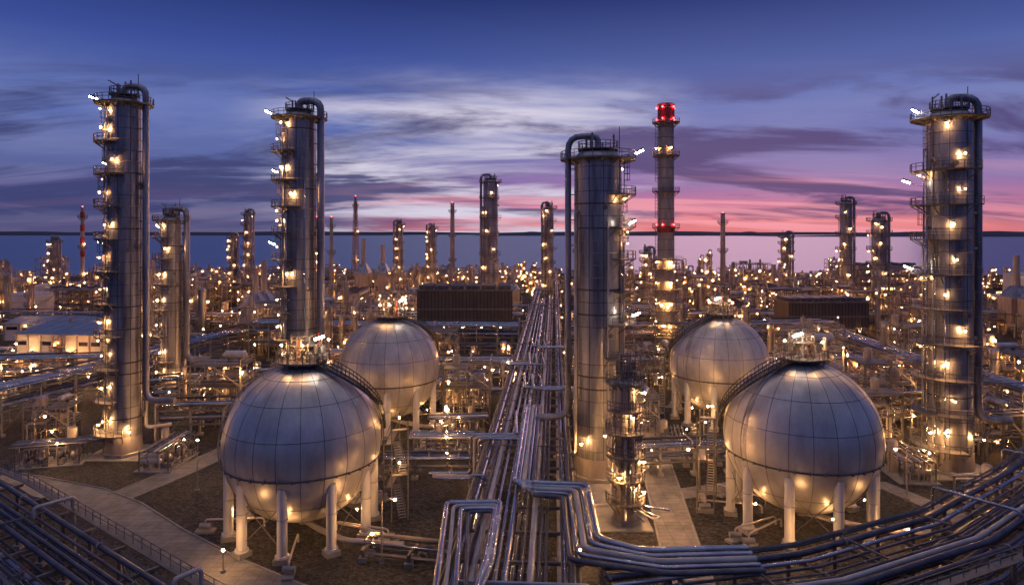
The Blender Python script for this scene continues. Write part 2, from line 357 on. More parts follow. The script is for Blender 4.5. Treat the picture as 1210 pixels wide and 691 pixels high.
# ------------------------------------------------------------------ spherical tanks
def sphere_tank(stair,seed):
    rn=random.Random(seed); b=MB(); R=9.8; zc=11.4; C=V((0,0,zc))
    b.sphere(C,R,96,48,'tank')
    for la in(-62,-38,-12,14,38,60,76):
        a=math.radians(la); b.ring(C+V((0,0,R*math.sin(a))),R*math.cos(a)+0.005,0.036 if la!=-12 else 0.12,72,'seam')
    for k in range(11):
        a=pi*k/11+0.12; d=V((math.cos(a),math.sin(a),0)); b.ring(C,R+0.005,0.03,96,'seam',4,(d,V((0,0,1))))
    a=math.radians(-12)
    for k in range(36):
        q=2*pi*k/36; d=V((math.cos(q),math.sin(q),0)); p=C+d*(R*math.cos(a)+0.1)+V((0,0,R*math.sin(a))); b.box(p,(0.25,0.25,0.3),'steel',q)
    n=10; rl=8.9; L=[]
    for k in range(n):
        q=2*pi*(k+0.55)/n; p=V((rl*math.cos(q),rl*math.sin(q),0)); L.append(p)
        b.box(p+V((0,0,0.3)),(1.7,1.7,0.6),'conc',q)
        b.cyl(p+V((0,0,0.6)),p+V((0,0,8.5)),0.6,None,20,'leg')
        b.cyl(p+V((0,0,0.6)),p+V((0,0,0.85)),0.8,None,16,'leg'); b.ring(p+V((0,0,5)),0.61,0.06,20,'galv')
    for k in range(0,n,2):
        p=L[k];q=L[(k+1)%n]
        b.cyl(p+V((0,0,1.3)),q+V((0,0,6.5)),0.05,None,5,'steel'); b.cyl(q+V((0,0,1.3)),p+V((0,0,6.5)),0.05,None,5,'steel')
    b.cyl((0,0,0.8),(0,0,zc-R+0.2),0.6,None,14,'galv'); b.tube([(0,0,1.2),(3,-3,1.2),(7,-6,1.2),(14,-7,1.2)],0.35,10,'pipe2',1)
    zt=zc+R
    b.platform((0,0),zt+0.5,0.2,3.4,0,360,rt=.06)
    b.rail([(1.6*math.cos(math.radians(q)),1.6*math.sin(math.radians(q)),zt+2.6) for q in range(0,361,45)],False,1.1,.06,'steel')
    b.platform((0,0),zt+2.6,0.2,1.7,0,360,rails=False)
    for q in range(0,360,90): b.beam((1.5*math.cos(q*pi/180),1.5*math.sin(q*pi/180),zt),(1.5*math.cos(q*pi/180),1.5*math.sin(q*pi/180),zt+2.6),.14)
    for k in range(18):
        q=rn.uniform(0,2*pi); rr=rn.uniform(0.5,3.0); hh=rn.uniform(1.2,4.4); p=V((rr*math.cos(q),rr*math.sin(q),zt-0.3))
        b.cyl(p,p+V((0,0,hh)),rn.uniform(0.08,0.24),None,8,rn.choice(['galv','pipe2','red','steel','steel']))
        b.cyl(p+V((-0.3,0,hh*0.6)),p+V((0.5,0,hh*0.6)),0.16,None,8,'galv')
    b.cyl((0.4,0.2,zt),(0.4,0.2,zt+6.0),0.07,None,6,'steel')
    for q in(30,225,290):
        a=math.radians(q+rn.uniform(-20,20)); p=V((3.3*math.cos(a),3.3*math.sin(a),zt+0.5)); b.cyl(p,p+V((0,0,2.2)),0.05,None,4,'steel',False)
        b.lamp(p+V((0,0,2.3)),0.13,'near')
    p=V((2.0,-2.0,zt+3.4)) if stair<90 else V((-2.0,-2.0,zt+3.4))
    b.cyl(p-V((0,0,3)),p,0.06,None,4,'steel',False); b.cyl(p,p+V((1.2,0,0.4)),0.14,None,6,'cool')
    for q in(20,200): 
        a=math.radians(q); pts=[]
        for k in range(13):
            e=math.radians(-10+k*7); pts.append(C+V((math.cos(e)*math.cos(a),math.cos(e)*math.sin(a),math.sin(e)))*(R+0.3))
        b.tube(pts,0.09,6,'galv',0)
    K=48; az0=math.radians(stair); left=[];right=[]
    sg=-1 if stair<90 else 1
    for k in range(K+1):
        t=k/K; e=math.radians(3+70*t); az=az0+sg*math.radians(-8+55*t)
        d=V((math.cos(e)*math.cos(az),math.cos(e)*math.sin(az),math.sin(e))); tang=V((-math.sin(az),math.cos(az),0))
        p=C+d*(R+0.6)
        A=p-tang*0.55; B=p+tang*0.55; left.append(A); right.append(B)
        b.box((A+B)/2,(0.36,1.05,0.07),'steel',az)
    for side in(left,right):
        b.tube(side,0.15,4,'dark',0); 
        up=[q+V((0,0,1.1)) for q in side]; b.tube(up,0.065,4,'dark',0); b.tube([q+V((0,0,0.55)) for q in side],0.04,4,'dark',0)
        for q in side[::2]: b.cyl(q,q+V((0,0,1.1)),0.045,None,4,'dark',False)
    az=az0+sg*math.radians(-8); hx=V((math.cos(az),math.sin(az),0)); ty=V((-hx.y,hx.x,0)); ctr=hx*(R+2.2)
    for i in(-1.1,1.1):
        for j in(-2.4,2.4): q=ctr+hx*i+ty*j; b.beam(q,q+V((0,0,zc+1.6)),0.16)
    nf=4; dz=(zc+0.5)/nf
    for f in range(nf):
        s0=-1 if f%2==0 else 1; off=hx*(-0.55 if f%2 else 0.55)
        p0=ctr+off+ty*(s0*1.9)+V((0,0,f*dz)); p1=ctr+off-ty*(s0*1.9)+V((0,0,(f+1)*dz))
        for e in(-0.45,0.45):
            b.beam(p0+hx*e,p1+hx*e,0.14,'steel'); b.cyl(p0+hx*e+V((0,0,1)),p1+hx*e+V((0,0,1)),0.04,None,4,'steel',False)
        for k in range(12):
            q=p0.lerp(p1,(k+.5)/12); b.box(q,(0.9,0.28,0.05),'galv',az)
        q=ctr-ty*(s0*2.1)+V((0,0,(f+1)*dz)); b.box(q,(2.2,0.9,0.1),'steel',az)
        if f in(1,3): b.lamp(q+V((0,0,1.6)),0.12,'near')
    for k in (5,7,9,2): 
        p=L[k]*0.86+V((0,0,3.4)); b.beam(L[k]+V((0,0,3.5)),p+V((0,0,.15)),.08); b.lamp(p,0.11,'near')
    for q in(238,318):
        a=math.radians(q+rn.uniform(-8,8)); p=V((12.5*math.cos(a),12.5*math.sin(a),0)); b.cyl(p,p+V((0,0,2.4)),0.08,None,6,'steel',False); b.cyl(p,p+V((0,0,.3)),.3,None,8,'conc'); b.lamp(p+V((0,0,2.5)),0.17,'near')
    for k in range(6):
        q=rn.uniform(0,2*pi); p=V((12.2*math.cos(q),12.2*math.sin(q),0)); b.box(p+V((0,0,0.15)),(2.4,1.2,0.3),'conc',q); b.cyl(p+V((-0.7,0,0.8)),p+V((0.7,0,0.8)),0.35,None,12,'galv')
        b.tube([p+V((0,0,0.8)),p+V((0,0,1.6)),V((p.x*0.4,p.y*0.4,1.6)),V((p.x*0.4,p.y*0.4,0.5))],0.12,8,'pipe2',0.5)
    return b
sphere_tank(15,1).build('spherical_gas_tank',(-26.8,87,0),0.0)
sphere_tank(20,2).build('spherical_gas_tank',(-24.2,134,0),0.1)
sphere_tank(165,3).build('spherical_gas_tank',(42.2,138,0),0.2)
sphere_tank(165,4).build('spherical_gas_tank',(38.2,89.5,0),0.05)

# ------------------------------------------------------------------ pipe racks
def offs(path,o):
    P=[V((p[0],p[1],0)) for p in path]; out=[]
    for i,p in enumerate(P):
        if i==0:t=P[1]-P[0]
        elif i==len(P)-1:t=P[-1]-P[-2]
        else:t=(P[i+1]-p).normalized()+(p-P[i-1]).normalized()
        t.normalize(); n=V((t.y,-t.x,0)); out.append(p+n*o)
    return out
def rack(name,path,w,levels,seed,npipes=14,spacing=6.0,lamps=0.0,rmin=0.10,rmax=0.34,walk=False,dark=0.3,gap=0.4,lm='near'):
    rn=random.Random(seed); b=MB(); top=max(levels)
    P=[V((p[0],p[1],0)) for p in path]
    tot=[];
    for i in range(len(P)-1):
        d=P[i+1]-P[i]; n=max(1,int(d.length/spacing))
        for k in range(n): tot.append((P[i]+d*(k/n),d.normalized()))
    tot.append((P[-1],(P[-1]-P[-2]).normalized()))
    for idx,(p,t) in enumerate(tot):
        nn=V((t.y,-t.x,0))
        for sgn in(-1,1):
            q=p+nn*(w/2*sgn); b.beam(q,q+V((0,0,top-0.3)),0.36,'conc' if lamps>.3 else 'steel'); b.box(q+V((0,0,0.25)),(1,1,0.5),'conc')
        for z in levels:
            b.beam(p-nn*(w/2+0.5)+V((0,0,z-0.25)),p+nn*(w/2+0.5)+V((0,0,z-0.25)),0.3,'steel')
        if idx%3==0 and idx+1<len(tot):
            p2=tot[idx+1][0]
            for sgn in(-1,1): 
                b.beam(p+nn*(w/2*sgn)+V((0,0,0.5)),p2+nn*(w/2*sgn)+V((0,0,top-1)),0.16,'steel')
        if rn.random()<lamps:
            q=p+nn*((w/2+.6)*rn.choice([-1,1]))+V((0,0,rn.choice([top-1.5,top+1.6,2.8]))); b.cyl((q.x,q.y,top-0.3),q,0.06,None,4,'steel',False); b.lamp(q,rn.choice([.11,.14,.18]),lm)
    for z in levels:
        for sgn in(-1,1):
            b.tube([q+V((0,0,z-0.6)) for q in offs(path,w/2*sgn)],0.2,4,'steel',0)
        x=-w/2+0.5
        while x<w/2-0.4:
            r=min(rn.choice([rmin,rmin*1.5,0.2,0.26,rmax,0.14]),rmax)
            if x+2*r>w/2: break
            mt='pipe3' if rn.random()<dark else rn.choice(['pipe','pipe','pipe2'])
            if rn.random()<0.88:
                b.tube([q+V((0,0,z+r-0.0)) for q in offs(path,x+r)],r,8,mt,0)
                for q,t in tot:
                    if rn.random()<0.14:
                        nn=V((t.y,-t.x,0)); c=q+nn*(x+r)+V((0,0,z+r))+t*rn.uniform(-2,2); b.cyl(c-t*0.12,c+t*0.12,r*1.45,None,10,'galv')
                        if rn.random()<0.45:
                            c2=c; b.cyl(c2,c2+V((0,0,r+0.6)),0.07,None,6,'steel'); b.ring(c2+V((0,0,r+0.65)),0.28,0.04,10,'red' if rn.random()<.3 else 'steel')
            x+=2*r+rn.uniform(0.05,gap)
    tr=offs(path,-w/2+0.1); b.tube([q+V((0,0,top+0.75)) for q in tr],0.16,4,'steel',0); b.tube([q+V((0,0,top+0.75)) for q in offs(path,-w/2+.6)],0.16,4,'dark',0)
    for idx,(p,t) in enumerate(tot):
        if idx%2==0:
            nn=V((t.y,-t.x,0)); b.beam(p-nn*(w/2)+V((0,0,top+.62)),p-nn*(w/2-rn.uniform(1,w*.95))+V((0,0,top+.62)),.16,'steel'); b.beam(p-nn*(w/2)+V((0,0,top-.3)),p-nn*(w/2)+V((0,0,top+.8)),.16,'steel')
    for k in range(max(1,len(tot)//3)):
        p,t=rn.choice(tot); nn=V((t.y,-t.x,0)); z=top+rn.uniform(0.8,1.5); r=rn.uniform(0.1,0.22); u=rn.uniform(-w/2,w/2)
        e=rn.choice([-1,1]); q=p+nn*u; f=p+nn*(e*(w/2+rn.uniform(0.5,1.2)))
        b.tube([q+V((0,0,top+0.3)),q+V((0,0,z)),f+V((0,0,z)),f+V((0,0,1))],r,8,rn.choice(['pipe','pipe2']),0.4)
    if walk:
        pl=offs(path,(w/2+1.0))
        for i in range(len(pl)-1):
            d=(pl[i+1]-pl[i]); n=max(1,int(d.length/1.8)); 
            b.rail([pl[i]+d*(k/n)+V((0,0,top)) for k in range(n+1)],False,1.1,.05,'steel')
            m=(pl[i]+pl[i+1])/2; b.box(m+V((0,0,top-0.05)),(d.length,0.9,0.08),'steel',math.atan2(d.y,d.x))
    return b
ax=lambda y:(-3.75+0.0625*y)
rk=rack('pipe_rack',[(ax(44),44),(ax(120),120),(ax(200),200),(ax(330),330),(ax(520),520)],12,[4.6,7.6],21,lamps=0.22,rmax=0.32,dark=0.5,gap=.6)
for k in range(5):
    zz=8.9; o=0.95*k; mt=['pipe','pipe','pipe2','pipe','pipe3'][k]; r=[0.32,0.24,0.3,0.2,0.26][k]
    xs=1.2+0.55*k+0.4
    rk.tube([(ax(118)+xs-2.5,118,7.9),(ax(112)+xs-2.5,112,zz),(ax(79-o)+xs-2.5,79-o,zz),(8.7-o*0.8,78.4-o,zz),(8.2-o*0.8,64.5-o*1.1,zz),(12+o*0.4,62.0-o*1.1,zz),(22,63.2-o*1.1,8.6)],r,12,mt,0.9)
for k in range(4):
    zz=9.0; o=0.8*k; r=[0.3,0.2,0.26,0.18][k]
    rk.tube([(-6.0+o,50,zz),(-6.6+o,64,zz),(-7.0+o,72.8-o,zz),(-1.2-o*0.3,73.0-o,zz),(-1.8-o*0.3,60+o*0.3,zz),(-3.4-o*0.1,50,zz)],r,12,['pipe','pipe2','pipe','pipe3'][k],0.8)
for y0,e in((96,-1),(126,1),(150,-1),(172,1)):
    for k in range(3):
        u=ax(y0)+(1-k)*1.6; y=y0+k*1.0
        rk.tube([(u,y+14,7.9),(u,y+13,8.8),(u,y,8.8),(ax(y)+e*(7+k*0.7),y,8.8),(ax(y)+e*(7+k*0.7),y,3.2),(ax(y)+e*(13+k*0.7),y,3.2)],0.18+0.04*k,10,['pipe','pipe2','pipe'][k],0.7)
rk.build('pipe_rack')
rack('r',[(9,55.5),(28,60),(45,68),(64,82),(84,99),(120,132)],9,[4.6,7.8],22,lamps=0.0,rmax=0.32,dark=0.7,walk=True,gap=.8).build('pipe_rack')
rack('r',[(-18,45),(-30,53.5),(-62,77.5),(-110,108)],9.5,[4.6,7.8],23,lamps=0,rmax=0.32,dark=0.7,walk=True,gap=.8).build('pipe_rack')
rack('r',[(-135,95),(-99,127),(-93,150),(-88,190),(-78,225)],8,[5,8.2],24,lamps=0.5,spacing=7).build('pipe_rack')
rack('r',[(130,96),(98,124),(94,160),(97,208)],8,[5,8.2],25,lamps=0.5,spacing=7).build('pipe_rack')
rack('r',[(-78,206),(-40,200),(2,198)],8,[5,8.5,11],26,lamps=0.5,spacing=6).build('pipe_rack')
rack('r',[(16,198),(60,200),(97,208)],8,[5,8.5,11],27,lamps=0.5,spacing=6).build('pipe_rack')
rack('r',[(-20,106),(-5,106)],3,[2.6],28,lamps=0.3,spacing=5).build('pipe_rack')
rack('r',[(-17,79.5),(-6,77)],2.2,[1.6],29,lamps=0.0,spacing=5).build('pipe_rack')
rack('r',[(17.5,107),(34,109)],3.4,[2.6,4.2],30,lamps=0.4,spacing=5).build('pipe_rack')
rack('r',[(-64,124),(-47,126)],5,[4,6.5],31,lamps=0.6,spacing=5).build('pipe_rack')
rack('r',[(-84,140),(-72,146),(-48,160)],5,[4,6.5],32,lamps=0.6,spacing=5).build('pipe_rack')
rack('r',[(52,118),(66,130),(92,138)],5,[3,6.5],33,lamps=0.6,spacing=5).build('pipe_rack')
rack('r',[(-40,165),(0,165)],5,[4,7],34,lamps=0.6,spacing=5).build('pipe_rack')
rack('r',[(16,165),(60,168),(88,168)],5,[4,7],35,lamps=0.6,spacing=5).build('pipe_rack')
rack('r',[(-240,262),(-120,250),(4,252)],7,[5,8],36,lamps=0.6,spacing=7,lm='warm').build('pipe_rack')
rack('r',[(22,252),(120,250),(240,262)],7,[5,8],37,lamps=0.6,spacing=7,lm='warm').build('pipe_rack')
rack('r',[(-170,150),(-130,165),(-98,170)],5,[4,7],38,lamps=0.4,spacing=6).build('pipe_rack')
rack('r',[(100,150),(140,160),(190,190)],5,[4,7],39,lamps=0.4,spacing=6).build('pipe_rack')

# ------------------------------------------------------------------ process units
def vdrum(b,x,y,z,r,h,mat='clad2'):
    b.cyl((x,y,z),(x,y,z+h),r,None,16,mat); b.sphere((x,y,z+h),r,16,4,mat,True,0.5,True)
def hdrum(b,x,y,z,r,l,ang,mat='clad2'):
    d=V((math.cos(ang),math.sin(ang),0)); p=V((x,y,z)); b.cyl(p-d*l/2,p+d*l/2,r,None,14,mat)
    b.cyl(p+d*l/2,p+d*(l/2+r*.5),r,r*.4,14,mat); b.cyl(p-d*l/2,p-d*(l/2+r*.5),r,r*.4,14,mat)
    for e in(-.3,.3): b.box(p+d*l*e-V((0,0,r)),(0.4,r*1.6,1.0),'steel',ang)
def pipes(b,rn,W,D,H,n,rs=(.1,.15,.2,.3)):
    for k in range(n):
        x=rn.uniform(-W/2,W/2);y=rn.uniform(-D/2,D/2);x2=rn.uniform(-W/2,W/2);y2=rn.uniform(-D/2,D/2);z1=rn.uniform(1,H);z2=rn.uniform(1,H)
        b.tube([(x,y,0),(x,y,z1),(x2,y,z1),(x2,y2,z1),(x2,y2,z2)],rn.choice(rs),6,rn.choice(['pipe','pipe2','galv','pipe2','pipe3']),0.4)
def unit(kind,seed,ls=1.0,lamps=9):
    rn=random.Random(seed); b=MB(); W=rn.uniform(18,24); D=rn.uniform(12,17)
    def lm(x,y,z):
        if rn.random()<.78: b.lamp((x,y,z),0.17*ls*rn.choice([.5,.7,1,1,1.4,2.1]),rn.choice(['warm','warm','amber']))
    if kind in('frame','sframe'):
        sm=kind=='sframe'; nl=rn.choice([3,4,4]); lh=rn.uniform(4,4.8); nx=4;ny=3
        if sm: W=rn.uniform(8,10); D=rn.uniform(6,8); nl=rn.choice([2,3]); lh=3.6; nx=3; ny=2
        H=nl*lh
        X=[-W/2+W*i/(nx-1) for i in range(nx)];Y=[-D/2+D*i/(ny-1) for i in range(ny)]
        for x in X:
            for y in Y: b.beam((x,y,0),(x,y,H),0.3,rn.choice(['steel','steel','conc']))
        for l in range(1,nl+1):
            z=l*lh
            for x in X: b.beam((x,Y[0],z),(x,Y[-1],z),0.25)
            for y in Y: b.beam((X[0],y,z),(X[-1],y,z),0.25)
            for i in range(nx-1):
                for j in range(ny-1):
                    if rn.random()<0.55: b.box(((X[i]+X[i+1])/2,(Y[j]+Y[j+1])/2,z+0.12),(W/(nx-1)-.3,D/(ny-1)-.3,0.08),'steel')
                    if rn.random()<0.45:
                        cx=(X[i]+X[i+1])/2;cy=(Y[j]+Y[j+1])/2
                        if rn.random()<.5: vdrum(b,cx,cy,z,rn.uniform(.6,1.3),rn.uniform(2,4)*(.6 if sm else 1))
                        else: hdrum(b,cx,cy,z+1.5,rn.uniform(.5,.9),3.4 if sm else 5,rn.choice([0,pi/2]),rn.choice(['clad','clad2','tank']))
            R=[(X[0],Y[0],z),(0,Y[0],z),(X[-1],Y[0],z),(X[-1],0,z),(X[-1],Y[-1],z),(0,Y[-1],z),(X[0],Y[-1],z),(X[0],0,z)]; b.rail(R,True,1.1,0.06)
            i=rn.randrange(nx-1); b.beam((X[i],Y[0],z-lh),(X[i+1],Y[0],z),0.16); b.beam((X[0],Y[0],z-lh),(X[0],Y[1],z),0.16)
            b.beam((X[-1],Y[0],z-lh),(X[-2],Y[0]-0.8,z),0.2,'galv')
            for k in range(lamps//nl+1 if not sm else 1): lm(rn.choice(X)+.5,rn.choice([Y[0]-.6,Y[0]+1.5,Y[1]+1,Y[1]-1]),z-rn.uniform(0.8,1.6))
        pipes(b,rn,W,D,H+1,24 if not sm else 18,(.08,.12,.18))
        if not sm: vdrum(b,X[0]-2.2,0,0,1.3,H*1.05,'clad'); b.platform((X[0]-2.2,0),H*.9,1.3,2.5,60,300); lm(X[0]-3.8,-1.5,H*.9+1.5)
    elif kind=='skid':
        W=9;D=5
        for k in range(4): hdrum(b,-W/2+W*(k+.5)/4,rn.uniform(-1,1),1.4,rn.uniform(.35,.6),rn.uniform(2.5,3.8),pi/2,rn.choice(['clad','clad2','tank']))
        b.box((0,0,.1),(W+1,D+1,.2),'conc')
        vdrum(b,rn.uniform(-3,3),1.6,.2,rn.uniform(.5,.8),rn.uniform(3,5)); 
        for k in range(4):
            x=-W/2+W*(k+.5)/4+.7; b.cyl((x,-2.2,.7),(x,-.9,.7),.3,None,10,'galv'); b.box((x,-1.5,.35),(.8,1.8,.3),'conc')
        for x in(-W/2,0,W/2):
            b.beam((x,2.2,0),(x,2.2,3.4),.18); b.beam((x,-2.4,0),(x,-2.4,3.4),.18); b.beam((x,-2.4,3.3),(x,2.2,3.3),.18)
        for k in range(6): b.cyl((-W/2-1,-2+k*.7,3.5),(W/2+1,-2+k*.7,3.5),rn.choice([.08,.12,.18]),None,8,rn.choice(['pipe','pipe2','pipe3']))
        pipes(b,rn,W,D,3.6,26,(.06,.09,.13)); b.rail([(-W/2,-2.9,0.2),(-2,-2.9,.2),(0,-2.9,.2),(2,-2.9,.2),(W/2,-2.9,.2)],False,1.1,.04)
        x=rn.uniform(-3,3); b.cyl((x,-2.6,0),(x,-2.6,3.8),.05,None,4,'steel',False); b.lamp((x,-2.8,3.9),.12,'near')
    elif kind=='cols':
        for k in range(4):
            x=-W/2+W*(k+.5)/4+rn.uniform(-1,1); y=rn.uniform(-D/4,D/4); r=rn.uniform(.9,1.7); h=rn.uniform(11,26)
            vdrum(b,x,y,0,r,h,rn.choice(['clad','clad2','clad2']))
            b.cyl((x,y,0),(x,y,.5),r*1.5,None,8,'conc')
            z=5
            while z<h-1:
                a=rn.choice([90,140,200]); b.platform((x,y),z,r,r+1.2,a,a+190); 
                q=math.radians(a+rn.uniform(20,170)); lm(x+(r+.9)*math.cos(q),y+(r+.9)*math.sin(q),z+1.8)
                z+=rn.uniform(4,6)
            b.tube([(x,y,h),(x,y,h+r+1),(x+r+.6,y,h+r+1),(x+r+.6,y,2),(x+r+.6,y+4,2)],r*.25,8,'clad',.8)
        for k in range(4): hdrum(b,rn.uniform(-W/3,W/3),-D/2+rn.uniform(0,3),2.2,rn.uniform(.6,1.2),rn.uniform(4,7),rn.choice([0,pi/2]))
        pipes(b,rn,W,D,7,24)
        for k in range(4): lm(rn.uniform(-W/2,W/2),-D/2+rn.uniform(-1,2),rn.uniform(2.5,6))
    elif kind=='heater':
        for sx in(-W/4,W/4):
            b.box((sx,0,8),(W*.36,D*.6,10),'clad2'); 
            for i in range(7): b.box((sx-W*.18+W*.36*i/6,-D*.3-.12,8),(.2,.2,10),'steel')
            for i in range(4):
                for j in(-1,1): b.beam((sx-W*.17+W*.34*i/3,j*D*.28,0),(sx-W*.17+W*.34*i/3,j*D*.28,3),.35)
            b.add([(sx-W*.18,-D*.3,13),(sx+W*.18,-D*.3,13),(sx+W*.18,D*.3,13),(sx-W*.18,D*.3,13),(sx-1.6,-1.6,17),(sx+1.6,-1.6,17),(sx+1.6,1.6,17),(sx-1.6,1.6,17)],[(0,1,5,4),(1,2,6,5),(2,3,7,6),(3,0,4,7),(4,5,6,7)],'clad')
            b.cyl((sx,0,17),(sx,0,rn.uniform(25,31)),1.3,1.1,18,'clad2')
            for z in(3,8.2,13.2): b.rail([(sx-W*.2,-D*.3-1.2,z),(sx,-D*.3-1.2,z),(sx+W*.2,-D*.3-1.2,z)],False); b.box((sx,-D*.3-.7,z-.05),(W*.4,1.1,.1),'steel'); lm(sx+rn.uniform(-3,3),-D*.3-1.1,z+1.8)
        pipes(b,rn,W,D,9,16)
        for k in range(5): lm(rn.uniform(-W/2,W/2),rn.uniform(-D/2,D/2),rn.uniform(2,10))
    elif kind=='fans':
        W=30
        for z in(5,8,11):
            for i in range(6):
                x=-W/2+W*i/5; b.beam((x,-4,z),(x,4,z),.25); 
                if z==5:
                    for y in(-4,4): b.beam((x,y,0),(x,y,13),.3)
            for y in(-4,4): b.beam((-W/2,y,z),(W/2,y,z),.22)
            y=-3.6
            while y<3.6 and z<11:
                r=rn.uniform(.12,.35); b.cyl((-W/2-2,y,z+.2+r),(W/2+2,y,z+.2+r),r,None,7,rn.choice(['pipe','pipe2','pipe3'])); y+=2*r+.2
        for i in range(5):
            x=-W/2+W*(i+.5)/5; b.box((x,0,13.6),(W/5-.3,9,1.1),'galv'); 
            for e in(-2.1,2.1): b.cyl((x,e,14.1),(x,e,15),1.8,1.7,16,'steel',False); b.cyl((x,e,14.3),(x,e,14.5),.4,None,8,'dark'); b.box((x,e,14.5),(3.2,.3,.06),'dark',.5);b.box((x,e,14.56),(3.2,.3,.06),'dark',2)
        b.rail([(-W/2+W*i/8,-5.2,13) for i in range(9)],False); b.box((0,-4.9,12.95),(W,.9,.1),'steel')
        for k in range(10): lm(-W/2+W*rn.random(),rn.choice([-4.4,-4.4,0]),rn.choice([3,4.4,7.4,10.4,12.3]))
    elif kind=='yard':
        for k in range(7): hdrum(b,-W/2+W*(k+.5)/7,rn.uniform(-D/4,D/4),rn.uniform(1.8,3.2),rn.uniform(.5,.95),rn.uniform(5,8),pi/2,rn.choice(['clad','clad2','tank']))
        for k in range(5):
            x=rn.uniform(-W/2,W/2); y=rn.choice([-D/2,D/2]); r=rn.uniform(.6,1.4); h=rn.uniform(4,12); vdrum(b,x,y,1,r,h); b.cyl((x,y,0),(x,y,1),1,None,10,'conc'); b.platform((x,y),h*.8,r,r+1,150,330); lm(x,y-r-.9,h*.8+1.6)
        b.box((W/2-2,-D/2+2,1.8),(5,4,3.6),'white'); b.box((W/2-2,-D/2+2,3.7),(5.4,4.4,.2),'roof'); b.box((W/2-2,-D/2-.03,1.2),(1,.08,2.2),'dark')
        for x in(-W/2,0,W/2):
            for y in(-D/2+1,D/2-1): b.beam((x,y,0),(x,y,7),.25)
            b.beam((x,-D/2+1,6.5),(x,D/2-1,6.5),.25)
        for k in range(8): b.cyl((-W/2,-D/2+1.5+k*.6,6.9),(W/2,-D/2+1.5+k*.6,6.9),.18,None,6,rn.choice(['pipe','pipe2']))
        pipes(b,rn,W,D,7,40)
        for k in range(7): lm(rn.uniform(-W/2,W/2),rn.uniform(-D/2,D/2),rn.uniform(2.5,7.3))
    elif kind=='tanks':
        for x in(-6,6):
            r=rn.uniform(4,5.4); h=rn.uniform(6,9); b.cyl((x,0,0),(x,0,h),r,None,36,'white'); b.cyl((x,0,h),(x,0,h+.9),r,.3,36,'white'); b.ring((x,0,h),r+.05,.12,36,'galv')
            b.rail([(x+r*math.cos(q*pi/9),r*math.sin(q*pi/9),h) for q in range(19)],False)
            for k in range(18): 
                q=-2.6+k*.09; b.box((x+(r+.5)*math.cos(q),(r+.5)*math.sin(q),h*k/18+.2),(.9,.35,.08),'galv',q)
            lm(x+r,-3,4);lm(x-r,-4,h+1)
        pipes(b,rn,W,D,3,8)
    return b
R1=random.Random(99)
var={}
for kd,n in(('frame',5),('cols',5),('heater',2),('fans',2),('yard',5),('tanks',1),('skid',4),('sframe',4)):
    var[kd]=[unit(kd,100+i*7+len(kd),1.0).mesh('process_unit_'+kd) for i in range(n)]
names={'frame':'process_structure','sframe':'process_structure','skid':'pump_skid','cols':'column_cluster','heater':'fired_heater','fans':'air_cooler_bank','yard':'heat_exchanger_yard','tanks':'storage_tank_pair'}
def put(kd,x,y,rot=0,sc=1,parent=None,i=None):
    me=R1.choice(var[kd]) if i is None else var[kd][i%len(var[kd])]
    return place(me,names[kd],(x,y,0),rot,sc,parent)
far=bpy.data.objects.new('distant_refinery_complex',None); scene.collection.objects.link(far)
reserved=[(-122,200,24,20),(-97,322,32,18),(-15,225,22,18),(106,235,22,16),(211,276,20,20),(-132,230,10,10),(-160,222,14,12),(45.5,200,8,8),(-215,290,16,12)]
y=222
while y<590:
    step=25; lim=0.80*y+12; x=-lim+R1.uniform(0,14)
    while x<lim:
        jx=x+R1.uniform(-5,5); jy=y+R1.uniform(-6,6)
        ok=abs(jx-ax(jy))>17 or jy>530
        for rx,ry,rw,rd in reserved:
            if abs(jx-rx)<rw+6 and abs(jy-ry)<rd+4: ok=False
        e=abs(jx)/(0.78*y)
        if e>0.75 and R1.random()<0.4: ok=False
        if jx>40 and y>430 and R1.random()<0.35: ok=False
        if y>480 and R1.random()<0.2: ok=False
        if ok and R1.random()<0.95:
            u=R1.random()
            kd='frame' if u<.28 else 'cols' if u<.48 else 'yard' if u<.80 else 'fans' if u<.87 else 'heater' if u<.93 else 'tanks'
            s_=R1.uniform(.8,1.0); zs=1-.45*min(1,max(0,(y-280)/200)); zs*=R1.uniform(.85,1.15)
            if R1.random()<.10: zs*=1.6
            put(kd,jx,jy,R1.choice([0,0,pi,pi/2,-pi/2])+R1.uniform(-.05,.05),(s_,s_,s_*zs),far if y>300 else None)
        x+=step+R1.uniform(-3,4)
    y+=21
for kd,x,y,sc in [('frame',29,556,.7),('yard',6,548,.9),('yard',48,560,.9),('cols',12,430,.55),('yard',40,450,.8)]:
    put(kd,x,y,0,(1,1,sc*.7),far)
